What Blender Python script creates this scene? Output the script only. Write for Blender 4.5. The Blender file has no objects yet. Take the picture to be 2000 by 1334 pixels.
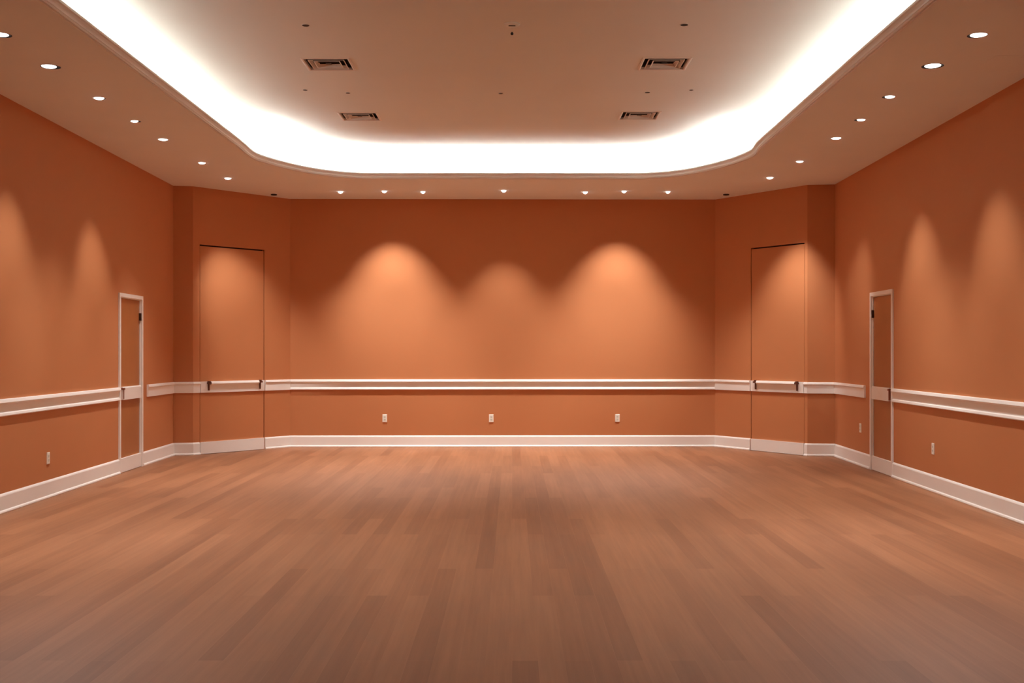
import bpy, bmesh, math, random
from mathutils import Vector
from mathutils.geometry import delaunay_2d_cdt

# ------------------------------------------------------------------ camera, world, exposure
SC = bpy.context.scene
COL = SC.collection
FPX, YH, EYE = 2200.0, 685.0, 1.5           # focal length in pixels, horizon row, eye height
cam = bpy.data.cameras.new('camera')
cam.sensor_width = 36.0
cam.lens = 36.0 * FPX / 2000.0
cam.shift_y = (YH - 667.0) / 2000.0
cam.clip_start, cam.clip_end = 0.05, 200
camo = bpy.data.objects.new('camera', cam)
camo.location = (0, 0, EYE)
camo.rotation_euler = (math.pi / 2, 0, 0)
COL.objects.link(camo)
SC.camera = camo

WORLD = 0.02
COVE_SIDE, COVE_END = 58.0, 380.0   # light strips hidden in the ceiling cove, along the sides and round the end
LENS = 9.0             # glowing lamp faces
DOWN = 305.0           # beams that point straight down
SPOT = 1.15             # multiplies every downlight beam
w = bpy.data.worlds.new('world'); SC.world = w
w.use_nodes = True
w.node_tree.nodes['Background'].inputs[0].default_value = (1, .85, .7, 1)
w.node_tree.nodes['Background'].inputs[1].default_value = WORLD

SC.view_settings.view_transform = 'Standard'
SC.view_settings.look = 'None'
SC.view_settings.gamma = 1
SC.view_settings.use_curve_mapping = False
SC.view_settings.exposure = 0.0
SC.cycles.max_bounces = 10
SC.cycles.diffuse_bounces = 7
SC.cycles.use_denoising = True
SC.cycles.sample_clamp_indirect = 6

# ------------------------------------------------------------------ helpers
def un(px, py, z):
    """world point at height z seen at pixel (px, py)"""
    Y = FPX * (z - EYE) / (YH - py)
    return Vector(((px - 1000.0) * Y / FPX, Y, z))

def link(name, bm, mat, parent=None, smooth=False):
    me = bpy.data.meshes.new(name)
    bmesh.ops.recalc_face_normals(bm, faces=bm.faces)
    if smooth:
        for f in bm.faces: f.smooth = True
    bm.to_mesh(me); bm.free()
    me.materials.append(mat)
    o = bpy.data.objects.new(name, me)
    COL.objects.link(o)
    if parent: o.parent = parent
    return o

def props(o, label=None, cat=None, group=None, kind=None):
    if label: o['label'] = label
    if cat: o['category'] = cat
    if group: o['group'] = group
    if kind: o['kind'] = kind
    return o

def empty(name, loc, label, cat, group=None, kind=None, rotz=0.0):
    o = bpy.data.objects.new(name, None)
    o.empty_display_size = 0.1
    o.location = loc; o.rotation_euler = (0, 0, rotz)
    COL.objects.link(o)
    return props(o, label, cat, group, kind)

def hexa(bm, c):
    """box from 8 corners: bottom 4, top 4"""
    v = [bm.verts.new(p) for p in c]
    for q in ((0, 3, 2, 1), (4, 5, 6, 7), (0, 1, 5, 4), (1, 2, 6, 5), (2, 3, 7, 6), (3, 0, 4, 7)):
        bm.faces.new([v[i] for i in q])

def box(bm, x0, x1, y0, y1, z0, z1):
    hexa(bm, [(x0, y0, z0), (x1, y0, z0), (x1, y1, z0), (x0, y1, z0),
              (x0, y0, z1), (x1, y0, z1), (x1, y1, z1), (x0, y1, z1)])

def rnormals(path, closed):
    """mitred right-hand offsets along a plan path"""
    n = len(path); out = []
    for i in range(n):
        ds = []
        if closed or i > 0:
            a, b = path[i - 1], path[i]; ds.append(((b[0]-a[0]), (b[1]-a[1])))
        if closed or i < n - 1:
            a, b = path[i], path[(i + 1) % n]; ds.append(((b[0]-a[0]), (b[1]-a[1])))
        ns = []
        for d in ds:
            l = math.hypot(*d); ns.append((d[1] / l, -d[0] / l))
        if len(ns) == 1: out.append(ns[0])
        else:
            m = (ns[0][0] + ns[1][0], ns[0][1] + ns[1][1])
            k = 1 + ns[0][0]*ns[1][0] + ns[0][1]*ns[1][1]
            out.append((m[0] / k, m[1] / k))
    return out

def sweep(bm, prof, path, closed=False, open_profile=False):
    """profile [(out, z)] along plan path; out = to the right of travel"""
    nr = rnormals(path, closed); rings = []
    for p, n in zip(path, nr):
        rings.append([bm.verts.new((p[0] + n[0]*u, p[1] + n[1]*u, z)) for u, z in prof])
    m = len(prof)
    for i in range(len(rings) if closed else len(rings) - 1):
        a, b = rings[i], rings[(i + 1) % len(rings)]
        for j in range(m - 1 if open_profile else m):
            k = (j + 1) % m
            bm.faces.new((a[j], b[j], b[k], a[k]))
    if not closed and not open_profile:
        bm.faces.new(rings[0]); bm.faces.new(rings[-1][::-1])
    return rings

# ------------------------------------------------------------------ materials
def mat(name, col, rough=0.6, spec=0.3, metal=0.0, bump=0.0, bscale=200.0, vary=0.0, vscale=1.5):
    m = bpy.data.materials.new(name); m.use_nodes = True
    nt = m.node_tree; b = nt.nodes['Principled BSDF']
    b.inputs['Roughness'].default_value = rough
    b.inputs['Specular IOR Level'].default_value = spec
    b.inputs['Metallic'].default_value = metal
    tc = nt.nodes.new('ShaderNodeTexCoord')
    n = nt.nodes.new('ShaderNodeTexNoise'); n.inputs['Scale'].default_value = vscale
    n.inputs['Detail'].default_value = 4
    nt.links.new(tc.outputs['Object'], n.inputs['Vector'])
    r = nt.nodes.new('ShaderNodeValToRGB')
    lo = tuple(c * (1 - vary) for c in col) + (1,); hi = tuple(min(1, c * (1 + vary)) for c in col) + (1,)
    r.color_ramp.elements[0].color = lo; r.color_ramp.elements[1].color = hi
    r.color_ramp.elements[0].position = .3; r.color_ramp.elements[1].position = .7
    nt.links.new(n.outputs['Fac'], r.inputs['Fac'])
    nt.links.new(r.outputs['Color'], b.inputs['Base Color'])
    if bump:
        n2 = nt.nodes.new('ShaderNodeTexNoise'); n2.inputs['Scale'].default_value = bscale
        nt.links.new(tc.outputs['Object'], n2.inputs['Vector'])
        bp = nt.nodes.new('ShaderNodeBump'); bp.inputs['Strength'].default_value = bump
        bp.inputs['Distance'].default_value = 0.001
        nt.links.new(n2.outputs['Fac'], bp.inputs['Height'])
        nt.links.new(bp.outputs['Normal'], b.inputs['Normal'])
    return m

def emit(name, col, strength):
    m = bpy.data.materials.new(name); m.use_nodes = True
    nt = m.node_tree; nt.nodes.remove(nt.nodes['Principled BSDF'])
    e = nt.nodes.new('ShaderNodeEmission')
    e.inputs[0].default_value = col + (1,); e.inputs[1].default_value = strength
    nt.links.new(e.outputs[0], nt.nodes['Material Output'].inputs[0])
    return m

def wood_floor():
    m = bpy.data.materials.new('oak_planks'); m.use_nodes = True
    nt = m.node_tree; N = nt.nodes; L = nt.links; b = N['Principled BSDF']
    tc = N.new('ShaderNodeTexCoord')
    mp = N.new('ShaderNodeMapping'); mp.inputs['Rotation'].default_value = (0, 0, math.radians(90))
    L.new(tc.outputs['Object'], mp.inputs['Vector'])
    br = N.new('ShaderNodeTexBrick')
    br.inputs['Scale'].default_value = 1.0
    br.inputs['Brick Width'].default_value = 2.3
    br.inputs['Row Height'].default_value = 0.127
    br.inputs['Mortar Size'].default_value = 0.0017
    br.inputs['Mortar Smooth'].default_value = 0.6
    br.offset = 0.37; br.offset_frequency = 2; br.squash = 1.0
    br.inputs['Color1'].default_value = (0, 0, 0, 1); br.inputs['Color2'].default_value = (1, 1, 1, 1)
    br.inputs['Mortar'].default_value = (1, 1, 1, 1)  # pale seams: bevel highlights put into the board colour
    L.new(mp.outputs['Vector'], br.inputs['Vector'])
    ramp = N.new('ShaderNodeValToRGB')
    cs = [(0, (.262, .109, .051)), (.35, (.304, .130, .062)), (.65, (.322, .140, .067)), (1, (.350, .156, .077))]
    el = ramp.color_ramp.elements
    el[0].position, el[0].color = cs[0][0], cs[0][1] + (1,)
    el[1].position, el[1].color = cs[3][0], cs[3][1] + (1,)
    for p, c in cs[1:3]:
        e = el.new(p); e.color = c + (1,)
    L.new(br.outputs['Color'], ramp.inputs['Fac'])
    # grain: noise stretched along the boards
    mg = N.new('ShaderNodeMapping'); mg.inputs['Scale'].default_value = (26, .8, 1)
    L.new(tc.outputs['Object'], mg.inputs['Vector'])
    g = N.new('ShaderNodeTexNoise'); g.inputs['Scale'].default_value = 1.0
    g.inputs['Detail'].default_value = 8; g.inputs['Roughness'].default_value = .62
    L.new(mg.outputs['Vector'], g.inputs['Vector'])
    gr = N.new('ShaderNodeValToRGB')
    gr.color_ramp.elements[0].position = .28; gr.color_ramp.elements[0].color = (.87, .85, .83, 1)
    gr.color_ramp.elements[1].position = .72; gr.color_ramp.elements[1].color = (1.10, 1.10, 1.10, 1)
    L.new(g.outputs['Fac'], gr.inputs['Fac'])
    # broad tone drift
    mb = N.new('ShaderNodeMapping'); mb.inputs['Scale'].default_value = (1.6, .35, 1)
    L.new(tc.outputs['Object'], mb.inputs['Vector'])
    g2 = N.new('ShaderNodeTexNoise'); g2.inputs['Scale'].default_value = 1.0; g2.inputs['Detail'].default_value = 3
    L.new(mb.outputs['Vector'], g2.inputs['Vector'])
    gr2 = N.new('ShaderNodeValToRGB')
    gr2.color_ramp.elements[0].position = .3; gr2.color_ramp.elements[0].color = (.86, .85, .84, 1)
    gr2.color_ramp.elements[1].position = .7; gr2.color_ramp.elements[1].color = (1.1, 1.1, 1.1, 1)
    L.new(g2.outputs['Fac'], gr2.inputs['Fac'])
    def mul(a, c):
        x = N.new('ShaderNodeMix'); x.data_type = 'RGBA'; x.blend_type = 'MULTIPLY'
        x.inputs['Factor'].default_value = 1.0
        L.new(a, x.inputs['A']); L.new(c, x.inputs['B'])
        return x.outputs['Result']
    c = mul(mul(ramp.outputs['Color'], gr.outputs['Color']), gr2.outputs['Color'])
    L.new(c, b.inputs['Base Color'])
    b.inputs['Roughness'].default_value = .5
    b.inputs['Specular IOR Level'].default_value = .25
    bp = N.new('ShaderNodeBump'); bp.inputs['Strength'].default_value = .15; bp.inputs['Distance'].default_value = .002
    L.new(g.outputs['Fac'], bp.inputs['Height']); L.new(bp.outputs['Normal'], b.inputs['Normal'])
    return m

M_WALL = mat('terracotta_paint', (.54, .213, .090), .7, .2, bump=.15, bscale=260, vary=.015)
M_CEIL = mat('ceiling_paint', (.83, .87, .85), .8, .15, vary=.012)
M_MOULD = mat('moulding_paint', (.80, .75, .70), .6, .25, vary=.01)
M_WHITE = mat('white_trim_paint', (.92, .90, .87), .45, .35, vary=.012)
M_LEAF = mat('brown_door_veneer', (.40, .145, .045), .5, .3, vary=.05, vscale=3)
M_DARK = mat('dark_bronze', (.05, .018, .010), .5, .4, vary=.1)
M_GAP = mat('shadow_gap', (.025, .008, .004), .8, .1)  # shade of the gaps round the flush doors, put into the colour
M_BAFFLE = mat('black_baffle', (.02, .014, .011), .6, .3)
M_PLATE = mat('ivory_plastic', (.93, .91, .84), .4, .4, vary=.01)
M_SOCKET = mat('grey_green_plastic', (.72, .74, .66), .45, .4)
M_HOLE = mat('slot_black', (.02, .02, .02), .6, .2)
M_BRACK = mat('reddish_bronze', (.12, .032, .015), .5, .4, vary=.1)
M_BRACK2 = mat('copper_brown', (.30, .10, .055), .5, .4, vary=.08)
M_DUCT_SHADE = mat('duct_and_vent_shade', (.075, .070, .066), .7, .2)  # duct grey; also paints shade on the vent blades and centre plate
M_VENT = mat('vent_enamel', (.78, .72, .66), .5, .3, vary=.01)
M_LENS = emit('lamp_glow', (1, .95, .88), LENS)
M_STRIP_SIDE = emit('cove_glow_side', (1, .95, .86), COVE_SIDE)
M_STRIP_END = emit('cove_glow_end', (1, .98, .92), COVE_END)
M_FLOOR = wood_floor()

# ------------------------------------------------------------------ room plan
H = EYE * 2.574            # soffit height
ZT = H + 0.32              # tray ceiling height
def plan(px, a):           # column px, floor line a pixels under the horizon
    Y = FPX * EYE / a
    return ((px - 1000.0) * Y / FPX, Y)
LC, LR, LB = plan(338.5, 204.6), plan(377, 204.0), plan(567, 188.2)
RB, RR, RC = plan(1396.5, 187.5), plan(1577, 205.7), plan(1631, 206.4)
ln, rn = plan(0, 318.5), plan(2000, 338.6)
def ext(a, b, y):          # extend the line a->b to Y = y
    t = (y - a[1]) / (b[1] - a[1]); return (a[0] + (b[0]-a[0])*t, y)
YF = -3.0
L0, R0 = ext(LC, ln, YF), ext(RC, rn, YF)

class Seg:
    """one straight stretch of wall, travelled so that the room is on its right"""
    def __init__(s, a, b):
        s.a, s.b = a, b
        s.len = math.hypot(b[0]-a[0], b[1]-a[1])
        s.t = ((b[0]-a[0]) / s.len, (b[1]-a[1]) / s.len)
        s.n = (s.t[1], -s.t[0])
        s.rot = math.atan2(s.t[1], s.t[0])
    def s_at(s, px):       # distance along where pixel column px meets the wall
        k = (px - 1000.0) / FPX
        return (k * s.a[1] - s.a[0]) / (s.t[0] - k * s.t[1])
    def p(s, d, out=0.0):
        return (s.a[0] + s.t[0]*d + s.n[0]*out, s.a[1] + s.t[1]*d + s.n[1]*out)
    def box(s, bm, d0, d1, o0, o1, z0, z1):
        c = [s.p(d0, o0), s.p(d1, o0), s.p(d1, o1), s.p(d0, o1)]
        hexa(bm, [(x, y, z0) for x, y in c] + [(x, y, z1) for x, y in c])
SL, SLR, SLD = Seg(L0, LC), Seg(LC, LR), Seg(LR, LB)
SBK = Seg(LB, RB)
SRD, SRR, SR = Seg(RB, RR), Seg(RR, RC), Seg(RC, R0)

TH, ZB, ZTOP = 0.14, -0.05, H
def wall_boxes(bm, seg, openings=()):
    """openings: (d0, d1, ztop)"""
    d = 0.0
    for d0, d1, zt in sorted(openings):
        seg.box(bm, d, d0, -TH, 0, ZB, ZTOP)
        seg.box(bm, d0, d1, -TH, 0, zt, ZTOP)
        d = d1
    seg.box(bm, d, seg.len, -TH, 0, ZB, ZTOP)

# door extents along their walls
dLD = (SLD.s_at(390), SLD.s_at(516.5), 3.035)
dRD = (SRD.s_at(1466.5), SRD.s_at(1571.5), 3.045)
dL = (SL.s_at(231), SL.s_at(277), 2.207)
dR = (SR.s_at(1701.5), SR.s_at(1745.5), 2.232)
CAS = 0.046                # casing width of the side doors

bm = bmesh.new(); wall_boxes(bm, SL, [(dL[0] + CAS*.6, dL[1] - CAS*.6, dL[2] - CAS*.5)])
props(link('wall_left', bm, M_WALL), 'long terracotta wall on the left, holding a narrow white-framed door', 'wall', kind='structure')
bm = bmesh.new(); wall_boxes(bm, SR, [(dR[0] + CAS*.6, dR[1] - CAS*.6, dR[2] - CAS*.5)])
props(link('wall_right', bm, M_WALL), 'long terracotta wall on the right, holding a narrow white-framed door', 'wall', kind='structure')
bm = bmesh.new(); wall_boxes(bm, SBK)
props(link('wall_back', bm, M_WALL), 'terracotta end wall with three pools of lamp light', 'wall', kind='structure')
bm = bmesh.new(); wall_boxes(bm, SLR); wall_boxes(bm, SLD, [(dLD[0], dLD[1], dLD[2])])
props(link('wall_back_left', bm, M_WALL), 'angled terracotta corner wall around the flush door left of the end wall', 'wall', kind='structure')
bm = bmesh.new(); wall_boxes(bm, SRD, [(dRD[0], dRD[1], dRD[2])]); wall_boxes(bm, SRR)
props(link('wall_back_right', bm, M_WALL), 'angled terracotta corner wall around the flush door right of the end wall', 'wall', kind='structure')
SF = Seg(R0, L0)
bm = bmesh.new(); wall_boxes(bm, SF)
props(link('wall_front', bm, M_WALL), 'plain terracotta wall closing the room behind the viewer', 'wall', kind='structure')

# floor
bm = bmesh.new()
xs = (L0[0] - .8, R0[0] + .8)
box(bm, -5.4, 5.2, YF - .2, 18.0, -0.06, 0.0)
props(link('floor', bm, M_FLOOR), 'brown wooden plank floor running the length of the room', 'floor', kind='structure')

# ------------------------------------------------------------------ tray opening in the ceiling
zl = H + 0.07              # height of the lip
lip = [un(440, 250.4, zl), un(465.5, 270.5, zl), un(487, 289.5, zl), un(501, 298, zl), un(529, 307.6, zl), un(567.5, 318, zl),
       un(605.7, 326, zl), un(640, 331.4, zl), un(680, 335.4, zl), un(720, 337.3, zl)]
lipr = [un(1245, 337.4, zl), un(1281.8, 335.6, zl), un(1314.8, 332.9, zl), un(1359.8, 325.6, zl), un(1419.7, 310.6, zl),
        un(1464.7, 292.8, zl), un(1480, 279.5, zl), un(1500, 260.0, zl)]
XLt, XRt = -3.125, 2.835
ctrl = [(XLt, -2.2), (XLt, 4.0), (XLt, 9.0), (XLt, 12.0), (XLt, 13.1)]
ctrl += [(p.x, p.y) for p in lip[3:]]
ctrl += [(p.x, p.y) for p in lipr[:-2]]
ctrl += [(XRt + .01, 13.1), (XRt, 12.0), (XRt - .03, 9.0), (XRt - .045, 4.0), (XRt - .05, -2.2)]
def catmull(pts, sub):
    out = []
    for i in range(len(pts) - 1):
        p0, p1, p2, p3 = pts[max(i-1, 0)], pts[i], pts[i+1], pts[min(i+2, len(pts)-1)]
        L = math.dist(p1, p2); n = sub if L < 2.0 else 1
        for k in range(n):
            t = k / n
            q = []
            for a in (0, 1):
                # centripetal-like tangents scaled by chord
                d0, d1, d2 = math.dist(p0, p1) or L, L, math.dist(p2, p3) or L
                m1 = ((p2[a]-p0[a]) / (d0 + d1)) * d1 if p0 != p1 else (p2[a]-p1[a])
                m2 = ((p3[a]-p1[a]) / (d1 + d2)) * d1 if p3 != p2 else (p2[a]-p1[a])
                h = t
                q.append((2*h**3-3*h**2+1)*p1[a] + (h**3-2*h**2+h)*m1 + (-2*h**3+3*h**2)*p2[a] + (h**3-h**2)*m2)
            out.append(tuple(q))
    out.append(pts[-1])
    return out
tray = catmull(ctrl, 5)    # travels like the walls: tray interior on its right

# ------------------------------------------------------------------ lamp positions in the soffit
# (pixel x, pixel y, opening radius, lit)
LEFT = [(3, 68.5, .074), (98.5, 130.5, .082), (194.5, 192, .056), (265, 237, .053), (318.5, 272.5, .056), (394.5, 318, .046), (445, 348, .046)]
RIGHT = [(1909, 69, .074), (1821.5, 129.2, .090), (1735.5, 189.4, .060), (1679.5, 234.3, .056), (1633.3, 270, .056), (1562, 315.3, .046), (1503.7, 347, .046)]
BACK = [(665, 374.3, .038), (750.5, 373.2, .036), (826, 374.5, .034), (984, 372, .038), (1143, 375.2, .036), (1218.8, 373.3, .036), (1304.5, 374.3, .034)]
UNLIT = [(535, 379.2, .046), (1418.3, 379.2, .046)]
ALL = LEFT + RIGHT + BACK + UNLIT

# soffit sheet with the tray hole and one round hole per lamp
def offset_path(path, u, closed=True):
    return [(p[0] + n[0]*u, p[1] + n[1]*u) for p, n in zip(path, rnormals(path, closed))]
outer = [L0, LC, LR, LB, RB, RR, RC, R0]
cx = [sum(p[0] for p in outer)/8, sum(p[1] for p in outer)/8]
outer_o = offset_path(outer, -0.06)
hole0 = offset_path(tray, -0.05)
def circle(c, r, n=20):
    return [(c[0] + r*math.cos(2*math.pi*k/n), c[1] + r*math.sin(2*math.pi*k/n)) for k in range(n)]
loops = [outer_o, hole0] + [circle(un(x, y, H), r * .985) for x, y, r in ALL]
verts, edges = [], []
for lp in loops:
    o = len(verts); verts += [Vector(p) for p in lp]
    edges += [(o + i, o + (i + 1) % len(lp)) for i in range(len(lp))]
def inside(p, poly):
    c = False; j = len(poly) - 1
    for i in range(len(poly)):
        a, b = poly[i], poly[j]
        if (a[1] > p[1]) != (b[1] > p[1]) and p[0] < (b[0]-a[0])*(p[1]-a[1])/(b[1]-a[1]) + a[0]: c = not c
        j = i
    return c
vo, eo, fo, _, _, _ = delaunay_2d_cdt(verts, edges, [], 1, 1e-6)
bm = bmesh.new()
bv = [bm.verts.new((v[0], v[1], H)) for v in vo]
for f in fo:
    c = (sum(vo[i][0] for i in f)/len(f), sum(vo[i][1] for i in f)/len(f))
    if inside(c, outer_o) and not any(inside(c, lp) for lp in loops[1:]):
        bm.faces.new([bv[i] for i in f])
for v in [v for v in bm.verts if not v.link_faces]: bm.verts.remove(v)
# cove: trough floor, upright and rounded wall, tray ceiling
SET, RAD = 0.34, 0.13
prof = [(-0.045, H + .012), (-SET, H + .012), (-SET, ZT - RAD)]
for k in range(1, 9):
    a = math.pi/2 * k / 8
    prof.append((-SET + RAD*(1 - math.cos(a)), ZT - RAD + RAD*math.sin(a)))
rings = sweep(bm, prof, tray, closed=True, open_profile=True)
VENTS = [(642, 125.5), (702.5, 227.5), (1297.5, 124.5), (1249, 225.5)]
VS = .208                  # half the opening of a vent
top = [(r[-1].co.x, r[-1].co.y) for r in rings]
loops = [top]
for vx, vy in VENTS:
    c = un(vx, vy, ZT)
    loops.append([(c.x + sx*VS, c.y + sy*VS) for sx, sy in ((-1, -1), (1, -1), (1, 1), (-1, 1))])
verts, edges = [], []
for lp in loops:
    o = len(verts); verts += [Vector(p) for p in lp]
    edges += [(o + i, o + (i + 1) % len(lp)) for i in range(len(lp))]
vo, eo, fo, _, _, _ = delaunay_2d_cdt(verts, edges, [], 1, 1e-6)
bv = [bm.verts.new((v[0], v[1], ZT)) for v in vo]
for f in fo:
    c = (sum(vo[i][0] for i in f)/len(f), sum(vo[i][1] for i in f)/len(f))
    if inside(c, top) and not any(inside(c, lp) for lp in loops[1:]):
        bm.faces.new([bv[i] for i in f])
bmesh.ops.remove_doubles(bm, verts=bm.verts, dist=1e-4)
ceil = link('ceiling', bm, M_CEIL)
props(ceil, 'pale ceiling with a wide border and a raised, glowing tray in its middle', 'ceiling', kind='structure')

# crown moulding round the tray, with the hidden strip of light behind its lip
bm = bmesh.new()
mp_ = [(-.062, H + .002), (-.064, H - .006), (-.058, H - .009), (-.052, H - .006), (-.050, H + .003), (-.044, H + .004), (-.042, H - .002),
       (-.036, H - .002), (-.030, H + .012), (-.022, H + .032), (-.012, H + .046), (-.004, H + .050), (0, H + .053), (0, H + .070),
       (-.022, H + .070), (-.026, H + .012), (-.05, H + .010)]
sweep(bm, mp_, tray, closed=True)
tm = props(link('trim_1', bm, M_MOULD), 'curved crown moulding round the edge of the raised ceiling tray', 'moulding', kind='structure')
yo = 13.0
runs = [[p for p in tray if p[0] < 0 and 4.4 < p[1] <= yo] , [p for p in tray if p[1] >= yo], [p for p in tray if p[0] > 0 and 4.4 < p[1] <= yo]]
runs[0] = [(XLt, 4.6)] + runs[0] + [(XLt, yo)]
runs[2] = [(XRt - .012, yo)] + runs[2] + [(XRt - .044, 4.6)]
for run_, m_ in zip(runs, (M_STRIP_SIDE, M_STRIP_END, M_STRIP_SIDE)):
    end = m_ is M_STRIP_END
    ang, uc, hw = math.radians(42 if end else 15), (-.085 if end else -.20), .0125
    c_, s_ = math.cos(ang), math.sin(ang)          # strip turned toward the middle of the tray
    bm = bmesh.new()
    sweep(bm, [(uc - hw*c_, H + .052 + hw*s_), (uc + hw*c_, H + .052 - hw*s_), (uc + hw*c_ - .004*s_, H + .052 - hw*s_ - .004*c_), (uc - hw*c_ - .004*s_, H + .052 + hw*s_ - .004*c_)], run_)
    link('light_strip', bm, m_, tm)

# ------------------------------------------------------------------ baseboards and chair rails
BB = [(0, 0), (.030, 0), (.032, .010), (.028, .022), (.018, .030), (.016, .158), (.012, .168), (.004, .178), (0, .180)]
RZ0, RZ1 = 0.893, 1.053
RF = [(0, RZ0), (.024, RZ0), (.028, RZ0 + .008), (.022, RZ0 + .028), (.011, RZ0 + .036), (.011, RZ1 - .048), (.031, RZ1 - .042), (.037, RZ1 - .032), (.026, RZ1 - .004), (.020, RZ1), (0, RZ1)]
RS = [(0, RZ0), (.020, RZ0), (.020, RZ1 - .044), (.030, RZ1 - .038), (.036, RZ1 - .030), (.026, RZ1 - .004), (.020, RZ1), (0, RZ1)]
def run(name, prof, path, label, cat):
    bm = bmesh.new(); sweep(bm, prof, path)
    return props(link(name, bm, M_WHITE), label, cat, kind='structure')
run('baseboard_left', BB, [SL.p(0.01), SL.p(dL[0])], 'white baseboard along the left wall, up to the white-framed door', 'baseboard')
run('baseboard_left', BB, [SL.p(dL[1]), LC, LR, SLD.p(dLD[0] - .004)], 'short white baseboard round the corner between the two doors on the left', 'baseboard')
run('baseboard_back', BB, [SLD.p(dLD[1] + .006), LB, RB, SRD.p(dRD[0] - .006)], 'long white baseboard along the end wall', 'baseboard')
run('baseboard_right', BB, [SRD.p(dRD[1] + .004), RR, RC, SR.p(dR[0])], 'short white baseboard round the corner between the two doors on the right', 'baseboard')
run('baseboard_right', BB, [SR.p(dR[1]), SR.p(SR.len - .01)], 'white baseboard along the right wall, in front of the white-framed door', 'baseboard')
run('trim_2', RF, [SL.p(0.01), SL.p(dL[0])], 'white chair rail along the left wall, in front of the white-framed door', 'chair rail')
run('trim_3', RS, [SL.p(SL.s_at(286.5)), LC, LR, SLD.p(dLD[0] - .004)], 'short white chair rail between the two doors on the left', 'chair rail')
run('trim_4', RS, [SLD.p(dLD[1] + .006), SLD.p(SLD.len - .02)], 'stub of white chair rail between the left flush door and the end wall', 'chair rail')
run('trim_5', RF, [SLD.p(SLD.len - .02), LB, RB, SRD.p(.02)], 'long white chair rail across the end wall', 'chair rail')
run('trim_6', RS, [SRD.p(.02), SRD.p(dRD[0] - .006)], 'stub of white chair rail between the end wall and the right flush door', 'chair rail')
run('trim_7', RS, [SRD.p(dRD[1] + .004), RR, RC, SR.p(SR.s_at(1691))], 'short white chair rail between the two doors on the right', 'chair rail')
run('trim_8', RF, [SR.p(dR[1]), SR.p(SR.len - .01)], 'white chair rail along the right wall, in front of the white-framed door', 'chair rail')

# ------------------------------------------------------------------ doors
def flush_door(name, seg, ext_, label, br, ga, gb):
    """tall door painted like the wall; br = pixel columns of the two push-bar brackets"""
    d0, d1, zt = ext_
    root = empty(name, (*seg.p((d0 + d1) / 2), 0), label, 'door', kind='structure')
    inv = root.matrix_basis.inverted()
    def part(nm, b, m):
        for v in b.verts: v.co = inv @ v.co
        return link(nm, b, m, root)
    b = bmesh.new(); seg.box(b, d0 + ga, d1 - gb, -.05, -.002, .006, zt - .020); part('leaf', b, M_WALL)
    b = bmesh.new(); seg.box(b, d0 + .0005, d1 - .0005, -TH + .01, -.055, 0.001, zt - .0005); part('door_stop', b, M_GAP)
    b = bmesh.new(); seg.box(b, d0 + ga, d1 - gb, -.002, .016, .006, .178); part('base_board', b, M_WHITE)
    b = bmesh.new(); seg.box(b, d0 + ga, d1 - gb, -.002, .020, RZ0, RZ1); part('rail_board', b, M_WHITE)
    s0, s1 = sorted(seg.s_at(x) for x in br)
    b = bmesh.new()
    sweep(b, [(.020, RZ1 - .050), (.052, RZ1 - .044), (.060, RZ1 - .030), (.050, RZ1 - .004), (.042, RZ1 + .002), (.020, RZ1 + .002)], [seg.p(s0 + .03), seg.p(s1 - .03)])
    part('push_bar', b, M_WHITE)
    for s in (s0, s1):
        b = bmesh.new()
        seg.box(b, s - .026, s + .026, .020, .062, RZ1 - .034, RZ1 - .010)
        seg.box(b, s - .018, s + .018, .020, .050, RZ1 - .010, RZ1 + .008)
        seg.box(b, s - .009, s + .009, .020, .040, RZ0 + .030, RZ1 - .034)
        part('bracket', b, M_BRACK)
    return root
flush_door('door_1', SLD, dLD, 'tall flush terracotta door on the angled wall left of the end wall', (405.5, 505.5), .007, .016)
flush_door('door_2', SRD, dRD, 'tall flush terracotta door on the angled wall right of the end wall', (1478.5, 1559.5), .015, .008)

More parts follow.
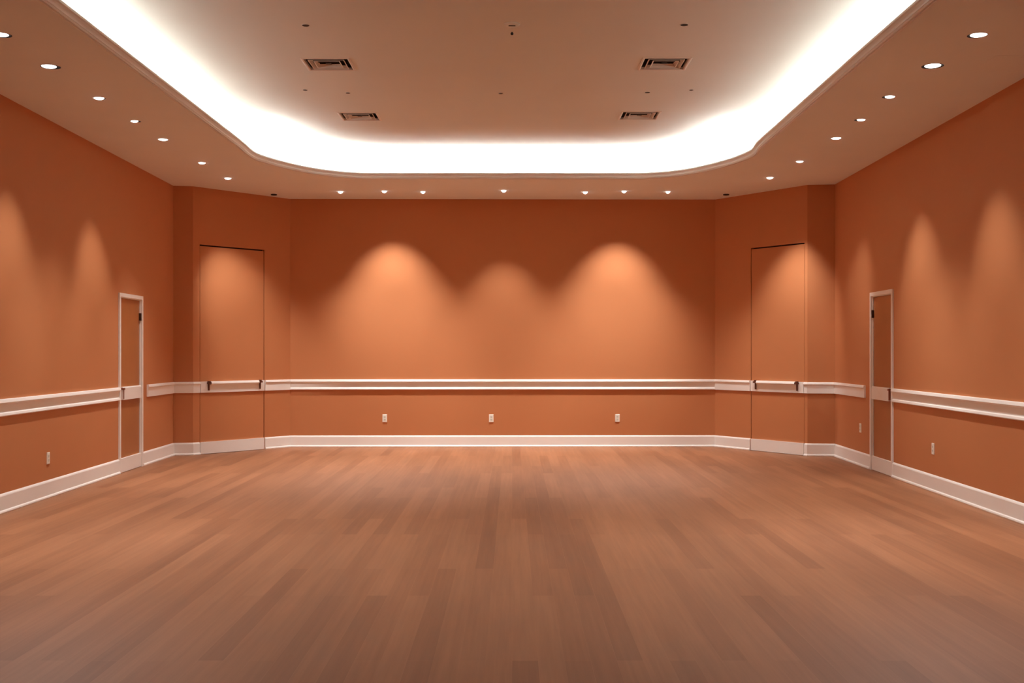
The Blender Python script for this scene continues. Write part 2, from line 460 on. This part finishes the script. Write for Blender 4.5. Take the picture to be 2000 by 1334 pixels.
def side_door(name, seg, ext_, label, hinge_hi, rail0, rail1, br, near_low):
    """narrow-looking door with a white casing on a side wall; hinge_hi: hinges at the high end of the extent"""
    d0, d1, zt = ext_
    root = empty(name, (*seg.p((d0 + d1) / 2), 0), label, 'door', kind='structure')
    inv = root.matrix_basis.inverted()
    def part(nm, b, m):
        for v in b.verts: v.co = inv @ v.co
        return link(nm, b, m, root)
    c, k = CAS, .020
    b = bmesh.new()
    # one casing: two jambs and a head, with a stepped inner edge
    for a0, a1 in ((d0, d0 + c), (d1 - c, d1)):
        seg.box(b, a0, a1, -.03, k, 0, zt - c)
    seg.box(b, d0, d1, -.03, k, zt - c, zt)
    seg.box(b, d0 + c*.72, d0 + c + .012, -TH + .01, -.004, 0, zt - c)
    seg.box(b, d1 - c - .012, d1 - c*.72, -TH + .01, -.004, 0, zt - c)
    seg.box(b, d0 + c*.72, d1 - c*.72, -TH + .01, -.004, zt - c - .012, zt - c + .002)
    part('frame', b, M_WHITE)
    b = bmesh.new(); seg.box(b, d0 + c + .014, d1 - c - .014, -.065, -.018, .008, zt - c - .015); part('leaf', b, M_LEAF)
    b = bmesh.new(); seg.box(b, d0 + c + .014, d1 - c - .014, -.018, .010, .006, .176); part('base_board', b, M_WHITE)
    r0, r1 = sorted((seg.s_at(rail0), seg.s_at(rail1)))
    r0, r1 = max(r0, d0 + c + .015), min(r1, d1 - c - .015)
    b = bmesh.new(); sweep(b, [(-.018, RZ0), (.014, RZ0), (.014, RZ1 - .012), (.006, RZ1), (-.018, RZ1)], [seg.p(r0), seg.p(r1)])
    part('rail_board', b, M_WHITE)
    s = seg.s_at(br)
    b = bmesh.new()
    seg.box(b, s - .024, s + .024, -.018, .026, RZ1 - .034, RZ1 - .010)
    seg.box(b, s - .012, s + .012, -.018, .018, RZ0 + .014, RZ1 - .034)
    part('bracket', b, M_BRACK2)
    he = d1 - c - .012 if hinge_hi else d0 + c + .012
    for z in (zt - .27, 1.24, .34):
        if z != zt - .27: continue
        b = bmesh.new(); seg.box(b, he - .011, he + .011, -.02, .010, z - .048, z + .048)
        part('hinge', b, M_DARK)
    return root
side_door('door_3', SL, dL, 'brown door in a white frame on the left wall', True, 238.5, 274, 239.3, True)
side_door('door_4', SR, dR, 'brown door in a white frame on the right wall', False, 1704, 1737, 1738.5, False)

# ------------------------------------------------------------------ power outlets
def outlet(seg, px, py, label, group):
    d = seg.s_at(px); x, y = seg.p(d)
    z = EYE - (py - YH) * y / FPX
    root = empty('power_outlet', (x, y, z), label, 'outlet', group, rotz=seg.rot - math.pi)   # local -y... faces the room
    # local frame: +x along the wall, +y into the room
    def part(nm, fn, m, par=None):
        b = bmesh.new(); fn(b); return link(nm, b, m, par or root)
    def plate(b):
        w, h, t = .036, .060, .009
        r = []
        for (k, yy) in ((1.0, 0.0005), (1.0, t*.5), (.86, t)):
            r.append([b.verts.new((sx*w*k, yy, sz*h*(1-(1-k)*w/h))) for sx, sz in ((-1,-1),(1,-1),(1,1),(-1,1))])
        for a, c in zip(r, r[1:]):
            for i in range(4): b.faces.new((a[i], a[(i+1)%4], c[(i+1)%4], c[i]))
        b.faces.new(r[0][::-1]); b.faces.new(r[-1])
    part('plate', plate, M_PLATE)
    for zz in (.021, -.021):
        s = part('socket', lambda b: box(b, -.0165, .0165, .008, .0105, zz - .0145, zz + .0145), M_SOCKET)
        def slots(b):
            for xx, hh in ((-.0065, .0042), (.0065, .0036)):
                box(b, xx - .001, xx + .001, .0104, .0109, zz + .003 - hh, zz + .003 + hh)
            box(b, -.002, .002, .0104, .0109, zz - .0105, zz - .0065)
        part('slots', slots, M_HOLE, s)
    return root
G1 = 'power outlets low on the walls'
outlet(SBK, 751.5, 817, 'ivory outlet under the chair rail on the end wall, leftmost of its three', G1)
outlet(SBK, 959.5, 817, 'ivory outlet under the chair rail at the middle of the end wall', G1)
outlet(SBK, 1205.8, 816.5, 'ivory outlet under the chair rail on the end wall, rightmost of its three', G1)
outlet(SL, 93.5, 895, 'ivory outlet low on the left wall, in front of the white-framed door', G1)
outlet(SR, 1681, 836, 'ivory outlet on the right wall between the corner and the white-framed door', G1)
outlet(SR, 1823, 876.5, 'ivory outlet low on the right wall, on the viewer\'s side of the white-framed door', G1)

# ------------------------------------------------------------------ downlights
def disc_bm(r, z0, z1, n=28, tilt=0.0, off=(0, 0), top=True, bottom=True):
    b = bmesh.new()
    rr = [[b.verts.new((off[0] + r*math.cos(2*math.pi*k/n), off[1] + r*math.sin(2*math.pi*k/n), z)) for k in range(n)] for z in (z0, z1)]
    for k in range(n): b.faces.new((rr[0][k], rr[0][(k+1)%n], rr[1][(k+1)%n], rr[1][k]))
    if bottom: b.faces.new(rr[0][::-1])
    if top: b.faces.new(rr[1])
    return b
def lathe_bm(prof, n=28, closed=True):
    b = bmesh.new()
    rr = [[b.verts.new((r*math.cos(2*math.pi*k/n), r*math.sin(2*math.pi*k/n), z)) for r, z in prof] for k in range(n)]
    m = len(prof)
    for k in range(n):
        a, c = rr[k], rr[(k+1) % n]
        for j in range(m if closed else m - 1):
            q = (j + 1) % m
            b.faces.new((a[j], c[j], c[q], a[q]))
    return b

def downlight(px, py, r, label, group, shift=(0.0, 0.0), k=.84, beam=None, lit=True, dome=.01):
    p = un(px, py, H)
    root = empty('recessed_downlight', p, label, 'ceiling light', group)
    link('trim_ring', lathe_bm([(r*1.0, .002), (r*1.01, -.0004), (r*1.03, -.0012), (r*1.10, -.0010), (r*1.12, .0002), (r*1.02, .0006)]), M_CEIL, root, True)
    lip = -.001 if lit else -.016
    link('can', lathe_bm([(r*.99, lip), (r*.93, lip), (r*.92, .055), (r*.3, .10), (r*.3, .103), (r*.97, .060), (r*.99, .004)]), M_BAFFLE, root, True)
    if lit:
        b = bmesh.new(); n = 28; R = r * k
        cx, cy = shift[0]*r, shift[1]*r
        rr = []
        for q in range(0, 6):
            t = math.pi/2 * q / 6
            rr.append([b.verts.new((cx + R*math.cos(t)*math.cos(2*math.pi*i/n), cy + R*math.cos(t)*math.sin(2*math.pi*i/n), .004 - (dome + .004)*math.sin(t))) for i in range(n)])
        for a, c in zip(rr, rr[1:]):
            for i in range(n): b.faces.new((a[i], a[(i+1)%n], c[(i+1)%n], c[i]))
        b.faces.new(rr[-1][::-1]); b.faces.new(rr[0])
        link('lamp', b, M_LENS, root, True)
    else:
        link('lamp', disc_bm(r*.6, .032, .04), M_BAFFLE, root)
    if beam:
        power, tx, ty, tz, ang, blend = beam
        li = bpy.data.lights.new('beam', 'SPOT')
        li.energy = power * SPOT; li.spot_size = math.radians(ang); li.spot_blend = blend
        li.color = (1.0, .96, .91); li.shadow_soft_size = .025
        lo = bpy.data.objects.new('beam', li)
        off = Vector((0, 0, -(dome + .03)))
        lo.location = off
        d = Vector((tx, ty, tz)) - (p + off)
        lo.rotation_euler = d.to_track_quat('-Z', 'Y').to_euler()
        COL.objects.link(lo); lo.parent = root
    return root

def aim(seg, px, py):
    """point on a wall seen at pixel (px, py)"""
    x, y = seg.p(seg.s_at(px))
    return (x, y, EYE + (YH - py) * y / FPX)

def down(px, py, power=DOWN, ang=98, blend=1.0, inward=.9):
    p = un(px, py, H)              # turned a little away from the wall, into the room
    c = Vector((-.13, 11.0)) - Vector((p.x, p.y))
    if abs(p.x) > 3.2 and p.y < 15: c = Vector((-p.x, 0))
    c = c.normalized() * inward
    return (power, p.x + c.x, p.y + c.y, 0, ang, blend)

def front(px, py, power=DOWN*.85, ang=100, blend=1.0):
    p = un(px, py, H); return (power, p.x*.80, p.y - 1.0, 0, ang, blend)

GL, GR, GB = 'downlights along the left side of the ceiling border', 'downlights along the right side of the ceiling border', 'downlights along the end wall'
order = ['first', 'second', 'third', 'fourth', 'fifth', 'sixth', 'last']
beamL = [front(*LEFT[0][:2]), front(*LEFT[1][:2]), (105, *aim(SL, 14, 730), 58, 1.0), down(*LEFT[3][:2]), (102, *aim(SL, 188, 730), 57, 1.0), down(*LEFT[5][:2]), (185, *aim(SLD, 480, 640), 48, 1.0)]
beamR = [front(*RIGHT[0][:2]), front(*RIGHT[1][:2]), (98, *aim(SR, 1960, 730), 58, 1.0), down(*RIGHT[3][:2]), (110, *aim(SR, 1804, 730), 60, 1.0), (75, *aim(SR, 1666, 700), 52, 1.0), (190, *aim(SRD, 1545, 640), 54, 1.0)]
labL = ['round downlight cut off by the picture edge, first of the left ceiling row',
        'largest round downlight of the left ceiling row, second from the viewer',
        'third round downlight of the left ceiling row, counted from the viewer',
        'fourth round downlight of the left ceiling row, with a dark crescent beside its lamp',
        'fifth round downlight of the left ceiling row, before the wall corner',
        'sixth round downlight of the left row, above the angled corner wall',
        'seventh and last downlight of the left row, close to the flush door wall']
labR = ['first round downlight of the right ceiling row, at the picture edge',
        'largest round downlight of the right ceiling row, dark at both ends',
        'third round downlight of the right ceiling row, counted from the viewer',
        'fourth round downlight of the right ceiling row, counted from the viewer',
        'fifth round downlight of the right ceiling row, before the wall corner',
        'sixth round downlight of the right row, above the angled corner wall',
        'seventh and last downlight of the right row, close to the flush door wall']
shL = [(-.14, 0, .80, .004), (-.15, 0, .72, .008), (-.12, 0, .84, .012), (-.26, 0, .72, .010), (0, 0, .95, .012), (0, 0, .97, .016), (0, 0, .97, .020)]
shR = [(.13, 0, .82, .006), (.02, 0, .72, .008), (.22, 0, .76, .010), (.24, 0, .74, .010), (0, 0, .95, .012), (0, 0, .97, .016), (0, 0, .97, .020)]
for (x, y, r), lb, bmx, sh in zip(LEFT, labL, beamL, shL):
    downlight(x, y, r, lb, GL, sh[:2], sh[2], bmx, dome=sh[3])
for (x, y, r), lb, bmx, sh in zip(RIGHT, labR, beamR, shR):
    downlight(x, y, r, lb, GR, sh[:2], sh[2], bmx, dome=sh[3])
labB = ['small round downlight over the end wall, first of seven from the left',
        'small round downlight over the end wall, second of seven, casting a bright pool below',
        'small round downlight over the end wall, third of seven from the left',
        'small round downlight over the middle of the end wall',
        'small round downlight over the end wall, third of seven from the right',
        'small round downlight over the end wall, second from the right, casting a bright pool',
        'small round downlight over the end wall, last of seven at the right']
beamB = [down(*BACK[0][:2]), (188, *aim(SBK, 772, 648), 67, .95), down(*BACK[2][:2]), (140, *aim(SBK, 985, 745), 59, 1.0),
         down(*BACK[4][:2]), (186, *aim(SBK, 1203, 648), 67, .95), down(*BACK[6][:2])]
for (x, y, r), lb, bmx in zip(BACK, labB, beamB):
    downlight(x, y, r, lb, GB, (0, 0), .96, bmx, dome=.028)
GU = 'unlit downlights beside the end wall'
downlight(*UNLIT[0], 'dark unlit downlight above the left flush door', GU, lit=False)
downlight(*UNLIT[1], 'dark unlit downlight above the right flush door', GU, lit=False)

# ------------------------------------------------------------------ ceiling vents
def vent(px, py, label):
    p = un(px, py, ZT)
    root = empty('ceiling_vent', p, label, 'air vent', 'square air vents in the tray ceiling')
    def ringp(b, prof):        # square ring swept from [(half size, z)]
        sq = ((-1, -1), (1, -1), (1, 1), (-1, 1))
        R = [[b.verts.new((sx*h, sy*h, z)) for sx, sy in sq] for h, z in prof]
        for a, c in zip(R, R[1:] + R[:1]):
            for i in range(4): b.faces.new((a[i], a[(i+1)%4], c[(i+1)%4], c[i]))
    b = bmesh.new()
    ringp(b, [(VS + .020, .0), (VS + .020, -.002), (VS + .014, -.006), (VS + .002, -.007), (VS - .006, -.002), (VS - .008, .020), (VS - .004, .020), (VS - .001, .001)])
    link('frame', b, M_VENT, root)
    b = bmesh.new()
    ringp(b, [(VS - .002, .003), (VS - .002, .12), (VS + .003, .12), (VS + .003, .003)])
    box(b, -VS, VS, -VS, VS, .12, .125); link('throat', b, M_DUCT_SHADE, root)
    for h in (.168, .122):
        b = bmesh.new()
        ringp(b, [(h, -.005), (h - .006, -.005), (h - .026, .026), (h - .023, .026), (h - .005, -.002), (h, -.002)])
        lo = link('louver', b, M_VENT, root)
        lo.data.materials.append(M_DUCT_SHADE)
        for f in lo.data.polygons:          # interior shade painted as a dark tone on the blade backs
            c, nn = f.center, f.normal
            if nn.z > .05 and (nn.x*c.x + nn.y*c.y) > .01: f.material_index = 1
    b = bmesh.new(); ringp(b, [(.026, .004), (.002, .002), (.002, .006), (.025, .007)])
    ringp(b, [(.008, .006), (.008, .119), (.004, .119), (.004, .006)])
    for sx in (-1, 1):         # bridge that carries the louvers
        box(b, min(sx*.004, sx*VS*.985), max(sx*.004, sx*VS*.985), -.004, .004, .018, .024)
    link('centre_plate', b, M_DUCT_SHADE, root)  # plate and bridge coloured dark to paint the shade inside the vent
    return root
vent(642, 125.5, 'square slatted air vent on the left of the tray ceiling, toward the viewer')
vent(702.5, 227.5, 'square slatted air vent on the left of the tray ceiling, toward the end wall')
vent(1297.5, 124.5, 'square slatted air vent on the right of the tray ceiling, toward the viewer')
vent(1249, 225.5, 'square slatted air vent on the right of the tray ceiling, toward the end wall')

# ------------------------------------------------------------------ sprinkler heads and sensors
def sprinkler(px, py, r, label):
    p = un(px, py, ZT)
    root = empty('sprinkler_head', p, label, 'sprinkler', 'sprinkler heads in the tray ceiling')
    link('escutcheon', lathe_bm([(r*.8, .0005), (r, -.0004), (r, -.002), (r*.9, -.004), (r*.78, -.003)]), M_CEIL, root, True)
    link('cap', disc_bm(r*.86, -.0048, -.0005), M_BAFFLE, root)
    return root
sprinkler(597, 49, .034, 'small dark sprinkler head in front of the near left vent in the tray ceiling')
sprinkler(1336.5, 48, .036, 'small dark sprinkler head in front of the near right vent in the tray ceiling')
sprinkler(596, 175.3, .026, 'small dark sprinkler head between the left vents, nearer the glowing edge')
sprinkler(679.5, 181, .027, 'small dark sprinkler head between the left vents, nearer the ceiling\'s middle')
sprinkler(978, 182, .026, 'small dark sprinkler head in the middle of the tray ceiling')
sprinkler(1264.5, 180, .030, 'small dark sprinkler head between the right vents, nearer the ceiling\'s middle')
sprinkler(1350.3, 175.3, .024, 'small dark sprinkler head between the right vents, nearer the glowing edge')

p = un(1000, 47, ZT)
sd = empty('smoke_detector', p, 'round ceiling-coloured smoke detector with a dark slot, at the middle of the ceiling', 'smoke detector')
link('base', lathe_bm([(.0005, .0005), (.066, .0005), (.066, -.004), (.060, -.010), (.040, -.013), (.0005, -.013)], closed=False), M_CEIL, sd, True)
b = bmesh.new(); box(b, -.028, .028, -.012, .012, -.0155, -.012); link('slot', b, M_BAFFLE, sd)

p = un(1000, 66, ZT - .014)
cs = empty('ceiling_sensor', (p.x, p.y, ZT), 'tiny black ball-shaped sensor hanging beside the smoke detector', 'sensor')
link('stem', disc_bm(.006, -.006, -.0003), M_BAFFLE, cs)
b = bmesh.new(); bmesh.ops.create_uvsphere(b, u_segments=16, v_segments=10, radius=.0125)
for v in b.verts: v.co.z -= .014
link('ball', b, M_BAFFLE, cs, True)

# flush access panel beside the right row of downlights
a, c = un(1909, 131, H), un(1944, 108.5, H)
bm = bmesh.new()
for v0, v1 in (((a.x, c.y), (a.x + .30, a.y)),):
    box(bm, v0[0], v1[0], min(v0[1], v1[1]), max(v0[1], v1[1]), H - .003, H - .0004)
props(link('access_panel', bm, M_CEIL), 'flush rectangular access panel between the right downlights and the right wall', 'access panel')
